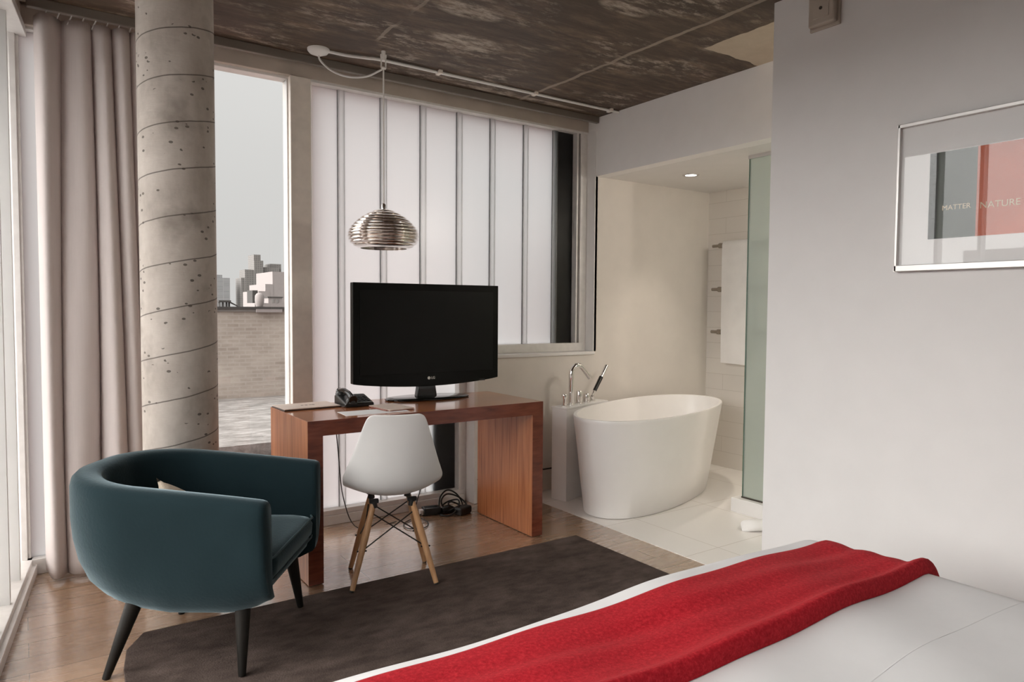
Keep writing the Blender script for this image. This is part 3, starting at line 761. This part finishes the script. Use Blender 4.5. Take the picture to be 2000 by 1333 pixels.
for x in (BX0 + .1, BX1 - .1):
    for y in (BY0 + .1, BY1 - .15):
        bm = B(); rod(bm, (x, y, .0125 if y > 1 else .0), (x, y, .06), .02, .025); obj('leg', bm, 'black', t)

# red throw
bm = B(); rings = []
txs = [BX0 - .004 + .13 * (1 - math.cos(k / 8 * PI / 2)) for k in range(8)]
txs += [BX0 + .13 + (BX1 - BX0 - .26) * k / 70 for k in range(71)]
txs += [BX1 + .004 - .13 * (1 - math.cos((8 - k) / 8 * PI / 2)) for k in range(1, 9)]
def throw_ring(x, zsh=0.0, xo=0.0):
    w1 = .010 * math.sin(3.3 * x + .5) + .006 * math.sin(8 * x)
    y0 = .948 + .012 * math.sin(2.6 * x + 1.1); y1 = 1.288 + w1 - .012 * max(0, x - 1.2)
    top, bot = [], []
    N = 34
    for k in range(N + 1):
        s = (k / N) ** 1.5; y = y0 + (y1 - y0) * s
        hgt = .013 + .030 * math.exp(-(max(0, s - .045) / .11) ** 2) + .004 * math.sin(5 * x + 9 * s) * math.sin(PI * s) + .003 * math.sin(21 * s + 4 * x) * math.sin(PI * s)
        if s < .045: hgt *= math.sqrt(max(0.0, 1 - ((.045 - s) / .045) ** 2)) * .96 + .04
        if s > .96: hgt *= .5 + .5 * (1 - s) / .04
        xx = min(max(x, BX0 + .001), BX1 - .001)
        top.append((x + xo, y, bed_z(xx, y) + hgt + zsh)); bot.append((x + xo, y, bed_z(xx, y) + .0015 + zsh))
    return top + bot[::-1]
rings = [throw_ring(BX0, -.16, -.010)] + [throw_ring(x) for x in txs] + [throw_ring(BX1 + .004, -.05, .010), throw_ring(BX1 + .004, -.16, .012)]
loft(bm, rings)
tag(obj('throw_blanket', bm, 'throw', smooth=70), 'red wool blanket folded in a long strip across the bed', 'blanket')

# ------------------------------------------------------------------ framed artwork
XPIC = XR - .002
t = thing('framed_artwork', 'silver framed print with green and orange blocks on the right wall', 'picture', (XPIC, .955, 1.735))
py0, py1, pz0, pz1 = -.475, .478, -.283, .283    # along the wall, up
bm = B()
for a in ((py0, py1, pz0, pz0 + .024), (py0, py1, pz1 - .014, pz1), (py0, py0 + .012, pz0, pz1), (py1 - .010, py1, pz0, pz1)): box(bm, -.030, 0, a[0], a[1], a[2], a[3])
obj('frame', bm, 'frame_silver', t, bev=.002)
bm = B(); box(bm, -.012, -.001, py0 + .005, py1 - .005, pz0 + .005, pz1 - .005); obj('mat_board', bm, 'mat_board', t)
def art(name, a, b, m): 
    bm = B(); box(bm, -.0128, -.0120, a, b, -.165, .155); return obj(name, bm, m, t)
art('print_black', .332, .362, 'ink_black'); art('print_green', .200, .332, 'ink_green'); art('print_orange', -.085, .200, 'ink_orange'); art('print_cream', -.36, -.085, 'ink_cream')
# lettering faces -X: text x axis runs towards -Y
tx = Matrix(((0, 0, -1, 0), (-1, 0, 0, 0), (0, 1, 0, 0), (0, 0, 0, 1)))
text_mesh('lettering', 'MATTER', .026, 'ink_cream', t, Matrix.Translation((-.0136, .266, -.054)) @ tx, .0003)
text_mesh('lettering', 'NATURE', .033, 'ink_cream', t, Matrix.Translation((-.0136, .125, -.058)) @ tx, .0003)
bm = B(); box(bm, -.021, -.019, py0 + .008, py1 - .008, pz0 + .012, pz1 - .010); obj('glass', bm, 'picture_glass', t)

# wall alarm box
t = thing('alarm_box', 'small square alarm box high on the white wall', 'alarm', (XR, 1.765, 2.573))
bm = B(); box(bm, -.012, 0, -.068, .068, -.078, .078); obj('backplate', bm, 'plate', t, bev=.003)
bm = B(); box(bm, -.040, -.012, -.060, .060, -.068, .068); obj('cover', bm, 'plate', t, bev=.008)
bm = B(); box(bm, -.043, -.039, -.036, .036, -.040, .040); obj('sounder_face', bm, 'plate', t, bev=.003)
bm = B(); prism(bm, [(.007 * math.cos(k / 8 * PI), .007 * math.sin(k / 8 * PI)) for k in range(16)], 'x', -.045, -.042); obj('sensor_hole', bm, 'screw', t)

# ------------------------------------------------------------------ bathtub (superellipse loft)
TC, TA = (3.586, 3.448), .307
t = thing('bathtub', 'freestanding white oval bathtub on the tiled floor', 'bathtub', (*TC, .002), TA)
def se(a, b, z, e=2.25, n=72, dx=0, dy=0):
    r = []
    for k in range(n):
        q = 2 * PI * k / n; c, s = math.cos(q), math.sin(q)
        r.append((dx + a * math.copysign(abs(c) ** (2 / e), c), dy + b * math.copysign(abs(s) ** (2 / e), s), z))
    return r
zr = .628
bm = B()
outs = [se(.685, .275, 0, 2.2, dy=.018), se(.700, .287, .006, 2.2, dy=.018), se(.735, .312, .20, 2.2, dy=.012), se(.772, .338, .42, 2.2, dy=.005), se(.806, .359, .60, 2.2), se(.810, .362, .618, 2.2), se(.807, .360, .626, 2.2), se(.797, .351, zr, 2.2)]
ins = [se(.786, .341, .624, 2.2), se(.780, .336, .60, 2.2), se(.745, .31, .40, 2.2), se(.69, .27, .20, 2.2), se(.60, .21, .135, 2.2), se(.3, .10, .125, 2.2)]
loft(bm, outs + ins)
obj('tub', bm, 'acrylic', t, smooth=55)
bm = B(); lathe(bm, [(.0, .130), (.03, .130), (.032, .126)], 24, caps=False); obj('drain', bm, 'chrome', t)
# pedestal with taps
t = thing('tap_pedestal', 'white rectangular tap pedestal standing between wall and bathtub', 'pedestal', (*TC, .002), TA)
bm = B(); box(bm, -.515, .02, .372, .492, 0, .622); obj('body', bm, 'white_trim', t, bev=.004)
bm = B(); box(bm, -.519, .024, .368, .496, .622, .634); obj('top', bm, 'white_trim', t, bev=.003)
def TP(u, v, z): return Vector((TC[0] + u * math.cos(TA) - v * math.sin(TA), TC[1] + u * math.sin(TA) + v * math.cos(TA), z))
ZD = .636
def valve(u, label, r=.017, h=.075, flare=0.0, name='bath_tap'):
    p = TP(u, .432, ZD); q = thing(name, label, 'tap', p, TA, 'chrome tap handles on the pedestal')
    bm = B(); lathe(bm, [(r * 1.25, 0), (r * 1.25, .006), (r * .9, .008)], 24); obj('collar', bm, 'chrome', q, smooth=40)
    bm = B(); lathe(bm, [(r * (.9 if flare else 1), .008), (r * .85 if flare else r, h * .5), (r * (1 + flare), h - .006), (r * (1 + flare) - .003, h)], 24); obj('knob', bm, 'chrome', q, smooth=40)
    return q
valve(-.455, 'slim flared chrome tap handle left of the curved bath spout', .0155, .082, .35)
valve(-.268, 'tall chrome cylinder tap handle right of the curved bath spout', .023, .090)
valve(-.170, 'short chrome tap handle beside the hand shower holder', .023, .060)
q = thing('bath_spout', 'tall chrome gooseneck bath spout curving over the tub', 'faucet', TP(-.372, .432, ZD), TA)
bm = B(); lathe(bm, [(.026, 0), (.026, .008), (.018, .010)], 28); obj('collar', bm, 'chrome', q, smooth=40)
bm = B()
path = [Vector((0, 0, z)) for z in (.005, .08, .15, .205)]
dirv = Vector((.93, -.37, 0))
for k in range(1, 15):
    a = PI - k / 14 * math.radians(138); path.append(Vector((0, 0, .205)) + dirv * (.056 + .056 * math.cos(a)) + Vector((0, 0, .066 * math.sin(a))))
e = (path[-1] - path[-2]).normalized(); path += [path[-1] + e * .04, path[-1] + e * .092]
tube(bm, path, .0175, 20); obj('neck', bm, 'chrome', q, smooth=50)
q = thing('hand_shower', 'stick hand shower with black grip leaning from its chrome holder', 'hand shower', TP(-.095, .432, ZD), TA)
bm = B(); lathe(bm, [(.024, 0), (.024, .008), (.016, .012), (.018, .034), (.012, .042)], 24); obj('holder', bm, 'chrome', q, smooth=40)
hd = Vector((.60, -.10, .80)).normalized(); p0 = Vector((.0, 0, .036))
bm = B(); rod(bm, p0, p0 + hd * .045, .007, .011, 18); obj('connector', bm, 'chrome', q, smooth=50)
bm = B(); rod(bm, p0 + hd * .045, p0 + hd * .165, .0135, .0150, 20); obj('grip', bm, 'black', q, smooth=50)['label'] = 'black grip'
bm = B(); rod(bm, p0 + hd * .165, p0 + hd * .265, .0125, .0145, 20); obj('head', bm, 'chrome', q, smooth=50)

# towel rail and towel
t = thing('towel_rail', 'three bar metal towel rail on the tiled wall behind bathtub', 'towel rail', (XT, 3.60, 0))
for z in (1.815, 1.463, 1.118):
    bm = B(); rod(bm, (-.075, -.30, z), (-.075, .245, z), .0125, None, 14); br_ = obj('bar', bm, 'nickel', t, smooth=50)
    bm = B(); rod(bm, (-.096, .155, z), (0, .155, z), .020, .020, 18); rod(bm, (-.075, .13, z), (-.075, .18, z), .021, None, 18); obj('bracket', bm, 'nickel', br_, smooth=50)
    bm = B(); rod(bm, (-.096, -.22, z), (0, -.22, z), .020, .020, 18); obj('bracket', bm, 'nickel', br_, smooth=50)
bm = B(); rings = []
for k in range(17):
    s = k / 16; y = 3.47 + s * .258
    wv = .004 * math.sin(7 * s + 1)
    pr = [(-.094, .868 + .006 * s), (-.100 + wv, 1.0), (-.101 + wv, 1.4), (-.097, 1.80), (-.092, 1.826), (-.078, 1.834), (-.064, 1.828), (-.058, 1.80), (-.052, 1.4), (-.054, 1.05),
          (-.042, 1.05), (-.040, 1.4), (-.045, 1.815), (-.062, 1.846), (-.078, 1.850), (-.096, 1.842), (-.108, 1.815), (-.113 + wv, 1.4), (-.112 + wv, 1.0), (-.106, .866 + .006 * s)]
    sh = .020 * math.sin(s * PI) * 0
    rings.append([(XT + a, y - (0.012 * (1.85 - z) * (s - .4)), z) for a, z in pr])
loft(bm, rings)
tag(obj('bath_towel', bm, 'towel', smooth=50), 'long white bath towel folded over the top bar of towel rail', 'towel')

# shower screen
t = thing('shower_screen', 'green tinted glass shower screen standing on the white kerb', 'shower screen', (3.79, 0, 0))
bm = B(); box(bm, -.005, .005, .75, 2.842, .100, 2.245); obj('glass', bm, 'shower', t)
bm = B(); box(bm, -.0055, .0055, 2.842, 2.848, .100, 2.245); obj('polished_edge', bm, 'glass_edge', t)['label'] = 'dark green glass edge'
bm = B(); box(bm, -.008, .008, .75, 2.851, .0925, .102); obj('bottom_seal', bm, 'screw', t)
bm = B(); box(bm, -.010, .010, .75, 2.851, 2.245, ZN); obj('top_channel', bm, 'frame_silver', t)

# small white bundle on the bathroom floor
bm = B(); rings = []
for k in range(15):
    s = k / 14; x = 3.45 + s * .34; r = .031 * (1 - abs(2 * s - 1) ** 12) ** .5 + .003
    rings.append([(x, 2.585 - .30 * s * .6 + 1.5 * r * math.cos(2 * PI * q / 20), .002 + r + r * math.sin(2 * PI * q / 20)) for q in range(20)])
loft(bm, rings)
tag(obj('rolled_towel', bm, 'towel', smooth=60), 'small white rounded bundle low on the tiles beside the wall corner', 'towel')

# downlight
t = thing('downlight', 'round recessed ceiling spotlight glowing above the bathtub', 'light', (3.99, 3.50, ZN))
bm = B(); lathe(bm, [(.040, -.004), (.056, -.006), (.060, -.001), (.060, 0), (.040, 0)], 36, caps=False); obj('trim_ring', bm, 'frame_silver', t, smooth=40)
bm = B(); lathe(bm, [(.0, -.003), (.041, -.003), (.041, -.0005), (.0, -.0005)], 32, caps=False); obj('lens', bm, 'lamp_on', t)

# ------------------------------------------------------------------ power leads under the desk
t = thing('power_adapter', 'black power adapter with grey top on the floor under desk', 'adapter', (2.10, 3.90, 0), math.radians(-12))
bm = B(); box(bm, -.055, .055, -.034, .034, 0, .046); obj('case', bm, 'black', t, bev=.004)
bm = B(); box(bm, -.046, .040, -.028, .028, .046, .0475); obj('label_plate', bm, 'seal', t)
bm = B(); box(bm, -.078, -.054, -.018, .018, .004, .036); obj('plug', bm, 'white_plastic', t, bev=.003)
t = thing('power_brick', 'rounded black power brick at the right end of tangled cables', 'adapter', (2.275, 3.80, 0), math.radians(20))
bm = B(); box(bm, -.058, .050, -.032, .032, 0, .048); obj('case', bm, 'black', t, bev=.012)
bm = B(); rod(bm, (.046, 0, .02), (.072, 0, .022), .008, .006); obj('strain_relief', bm, 'black', t)
bm = B(); random.seed(3)
pts = [(2.155, 3.90, .02), (2.18, 3.93, .09), (2.24, 3.94, .125), (2.30, 3.92, .09), (2.31, 3.87, .03), (2.26, 3.85, .012), (2.19, 3.87, .02), (2.17, 3.90, .07), (2.22, 3.92, .105), (2.29, 3.90, .085), (2.33, 3.86, .04), (2.30, 3.83, .015), (2.24, 3.84, .030), (2.20, 3.86, .055), (2.24, 3.89, .06), (2.29, 3.87, .035), (2.26, 3.83, .045), (2.21, 3.83, .03), (2.18, 3.85, .012), (2.13, 3.84, .006)]
pts += [(2.15, 3.80, .006), (2.19, 3.79, .012), (2.24, 3.80, .05), (2.27, 3.86, .075), (2.23, 3.91, .06), (2.18, 3.90, .04), (2.20, 3.85, .035), (2.26, 3.86, .02)]
tube(bm, smooth_path(pts, 8), .0052, 8)
o = obj('power_cable', bm, 'black', smooth=60); tag(o, 'tangled black power cable coiled between the adapters', 'cable')
bm = B(); pts = [(2.16, 3.87, .018), (2.20, 3.865, .022), (2.235, 3.855, .018)]
tube(bm, smooth_path(pts, 6), lambda s: .028 - .008 * abs(2 * s - 1), 12); tag(obj('cable_plug', bm, 'black', smooth=60), 'black moulded plug in the middle of the cable tangle', 'plug')
bm = B(); box(bm, 2.16, 2.245, 3.895, 3.930, 0, .028); tag(obj('socket_strip', bm, 'white_plastic', bev=.004), 'small white socket strip beneath the tangled cable', 'socket')
bm = B(); tube(bm, smooth_path([(2.03, 3.90, .012), (1.95, 3.86, .006), (1.86, 3.80, .006), (1.84, 3.70, .006), (1.92, 3.66, .006), (1.99, 3.74, .006), (1.97, 3.86, .03), (2.00, 3.90, .10), (2.06, 3.94, .19)], 8), .003, 6)
tag(obj('thin_cable', bm, 'black', smooth=60), 'thin black cable looping on the floor behind the chair legs', 'cable')
bm = B(); tube(bm, smooth_path([(1.437, 3.772, .772), (1.437, 3.785, .70), (1.44, 3.80, .64), (1.46, 3.82, .5), (1.5, 3.84, .2), (1.6, 3.86, .006), (1.84, 3.86, .006)], 6), .003, 6)
tag(obj('phone_cable', bm, 'black', smooth=60), 'thin black cable hanging behind the desk below the telephone', 'cable')

# ------------------------------------------------------------------ outside
bm = B(); box(bm, -300, 400, 4.6, 600, -14.2, -14); struct('ground', bm, 'ground', 'distant street level outside the windows', 'ground')
t = thing('brick_building', 'long old brick wall facing the clear window with a dark coping', 'building', (0, 0, 0))
bm = B(); box(bm, -22, 16, 14, 22, -14, 1.20); obj('wall', bm, 'brick', t)
bm = B(); box(bm, -22, 16, 13.93, 14.4, 1.245, 1.290); obj('coping', bm, 'far_dark', t)
bm = B(); box(bm, -22, 16, 13.96, 14.3, 1.20, 1.245); obj('parapet', bm, 'far_grey', t)
bm = B(); box(bm, 3.71, 4.20, 13.90, 14.0, 1.185, 1.245); obj('pale_band', bm, 'far_white', t)
bm = B(); box(bm, -22, 16, 14.4, 22, 1.20, 1.25); obj('roof', bm, 'far_grey', t)
bm = B(); box(bm, -22, 16, 9.2, 13.95, -14, -.45)
tag(obj('lower_roof', bm, 'roof'), 'weathered pale flat roof at the foot of the brick wall', 'roof')
t = thing('grey_tower', 'stepped grey apartment tower on the skyline in the clear window', 'building', (0, 200, 0))
for n_, a in (('wing', (49.4, 50.4, 0, 9, 1)), ('main_block', (50.3, 52.7, -.5, 11.25, 1)), ('tall_block', (52.65, 55.1, -.8, 13.8, 1)), ('roof_block', (52.7, 54.5, -.4, 15.4, 1)), ('wing', (55.0, 59.65, 0, 12.1, 1)), ('roof_block', (57.5, 60.5, 1, 13.15, 1))):
    bm = B(); box(bm, a[0], a[1], a[2], a[2] + 6, -14, a[3]); obj(n_, bm, 'tower', t)
t = thing('pale_tower', 'pale banded apartment block at the left of the skyline', 'building', (0, 200, 0))
bm = B(); box(bm, 40.5, 46.5, 0, 6, -14, 8.85); obj('main_block', bm, 'tower_pale', t)
bm = B(); box(bm, 41.5, 44.65, .5, 4, 8.85, 9.65); obj('roof_block', bm, 'tower_pale', t)
t = thing('white_building', 'blank pinkish white stepped building right of the grey tower', 'building', (0, 60, 0))
bm = B(); box(bm, 16.2, 17.1, 0, 5, -14, 2.55); box(bm, 16.75, 17.4, .02, 5, -14, 3.15); box(bm, 17.35, 19.5, .04, 5, -14, 4.2); obj('walls', bm, 'far_white', t)
bm = B(); box(bm, 15.78, 16.2, .3, 2, 1.2, 2.62); obj('dark_side', bm, 'far_dark', t)
t = thing('roof_shed', 'small pale rooftop shed with dark eave before the white building', 'shed', (0, 40, 0))
bm = B(); box(bm, 11.32, 12.08, 0, 1.5, 1.0, 1.78); obj('walls', bm, 'far_white', t)
bm = B(); box(bm, 11.27, 12.12, -.05, 1.55, 1.78, 1.84); obj('roof', bm, 'far_dark', t)
bm = B(); box(bm, 11.52, 11.63, -.03, .0, 1.5, 1.70); obj('window', bm, 'far_grey', t)
bm = B(); box(bm, 11.75, 11.86, -.03, .0, 1.5, 1.70); obj('window', bm, 'far_grey', t)
bm = B(); lathe(bm, [(.13, 1.29), (.17, 1.40), (.185, 1.55), (.175, 1.74), (.12, 1.82), (.05, 1.86)], 20, (8.13, 30, 0)); tag(obj('water_tank', bm, 'far_white', smooth=50), 'small white rooftop tank beside the grey tower base', 'tank')
bm = B(); box(bm, 7.98, 8.28, 29.8, 30.2, -14, 1.288); tag(obj('tank_plinth', bm, 'far_dark'), 'dark plinth under the white rooftop tank', 'plinth')
bm = B(); box(bm, 3.25, 3.48, 14.9, 15.1, 1.375, 1.415)
for x in (3.27, 3.34, 3.41, 3.46): box(bm, x, x + .012, 14.95, 15.05, 1.28, 1.38)
prism(bm, [(3.47, 1.40), (3.63, 1.31), (3.63, 1.29), (3.47, 1.37)], 'y', 14.98, 15.03)
tag(obj('roof_railing', bm, 'far_dark'), 'low dark railing on the brick building roof beside the column', 'railing')
bm = B(); box(bm, 9.0, 13.6, 34, 36, .5, 1.45); tag(obj('low_roof', bm, 'far_white'), 'low pale rooftop strip behind the brick coping', 'roof')
bm = B(); box(bm, -32, -24, -30, 12.5, -14, 3.6); tag(obj('brick_block', bm, 'brick'), 'dark brick block across the street beyond the left glass wall', 'building')
bm = B(); box(bm, 2.60, 9.0, 4.9, 7.5, -14, 2.15)
tag(obj('pink_building', bm, 'pink_brick'), 'pink building showing as a tint through the frosted glass', 'building')

# ------------------------------------------------------------------ camera
cam = bpy.data.cameras.new('camera'); co = bpy.data.objects.new('camera', cam); COL.objects.link(co)
F, yaw, pitch, roll = 1382.92, .6070579, .04657726, .00686253
f = Vector((math.sin(yaw) * math.cos(pitch), math.cos(yaw) * math.cos(pitch), -math.sin(pitch)))
r = Vector((math.cos(yaw), -math.sin(yaw), 0)); u = r.cross(f)
r2 = r * math.cos(roll) + u * math.sin(roll); u2 = -r * math.sin(roll) + u * math.cos(roll)
mw = Matrix((r2, u2, -f)).transposed().to_4x4(); mw.translation = (0, 0, 1.3)
co.matrix_world = mw
cam.sensor_width = 36; cam.lens = F / 2000 * 36; cam.clip_start = .02; cam.clip_end = 2000
SC.camera = co

# ------------------------------------------------------------------ light: overcast sky, brighter high up and towards the left
wd = bpy.data.worlds.new('overcast_sky'); SC.world = wd; wd.use_nodes = True
nt = wd.node_tree; nt.nodes.clear()
def wn(t_, **kw):
    nd = nt.nodes.new('ShaderNode' + t_)
    for k, v in kw.items():
        if k.startswith('_'): setattr(nd, k[1:], v)
    return nd
def wm(op, a, b):
    nd = nt.nodes.new('ShaderNodeMath'); nd.operation = op
    for i, v in enumerate((a, b)):
        if isinstance(v, (int, float)): nd.inputs[i].default_value = v
        else: nt.links.new(v, nd.inputs[i])
    return nd.outputs[0]
tc = wn('TexCoord'); sp = wn('SeparateXYZ'); nt.links.new(tc.outputs['Generated'], sp.inputs[0])
el = wm('MAXIMUM', sp.outputs[2], 0.0)
SKY_H, SKY_Z, SKY_L = .70, 1.0, 11.5
dt = nt.nodes.new('ShaderNodeVectorMath'); dt.operation = 'DOT_PRODUCT'; nt.links.new(tc.outputs['Generated'], dt.inputs[0])
dv = Vector((-.86, .06, .44)).normalized(); dt.inputs[1].default_value = dv
lobe = wm('POWER', wm('MAXIMUM', dt.outputs['Value'], 0.0), 3.5)
noi = wn('TexNoise'); noi.inputs['Scale'].default_value = 2.5; noi.inputs['Detail'].default_value = 4; nt.links.new(tc.outputs['Generated'], noi.inputs['Vector'])
s_ = wm('ADD', wm('ADD', wm('MULTIPLY', lobe, SKY_L), wm('MULTIPLY', wm('POWER', el, 2.0), SKY_Z)), wm('ADD', wm('MULTIPLY', noi.outputs[0], .06), SKY_H - .03))
bg = wn('Background'); bg.inputs[0].default_value = (1.0, .982, .965, 1); nt.links.new(s_, bg.inputs[1])
ow = wn('OutputWorld'); nt.links.new(bg.outputs[0], ow.inputs[0])
sp_ = bpy.data.lights.new('downlight_beam', 'SPOT'); sp_.energy = 36; sp_.spot_size = math.radians(78); sp_.spot_blend = 1.0; sp_.shadow_soft_size = .04; sp_.color = (1, .9, .78)
so = bpy.data.objects.new('downlight_beam', sp_); COL.objects.link(so); so.location = (3.99, 3.50, ZN - .012)
for lx, ly, en in ((3.68, 1.3, 22), (4.35, 1.9, 14)):  # unseen lamps without fittings, added to brighten the tub and tiles
    l2 = bpy.data.lights.new('bathroom_fill', 'POINT'); l2.energy = en; l2.shadow_soft_size = .06; l2.color = (1, .92, .83)
    lo = bpy.data.objects.new('bathroom_fill', l2); COL.objects.link(lo); lo.location = (lx, ly, 2.18)

SC.view_settings.view_transform = 'Standard'; SC.view_settings.look = 'None'
SC.view_settings.exposure = 0.0; SC.view_settings.gamma = 1.0; SC.view_settings.use_curve_mapping = False
SC.cycles.max_bounces = 10; SC.cycles.diffuse_bounces = 6; SC.cycles.transparent_max_bounces = 12
SC.cycles.sample_clamp_indirect = 8
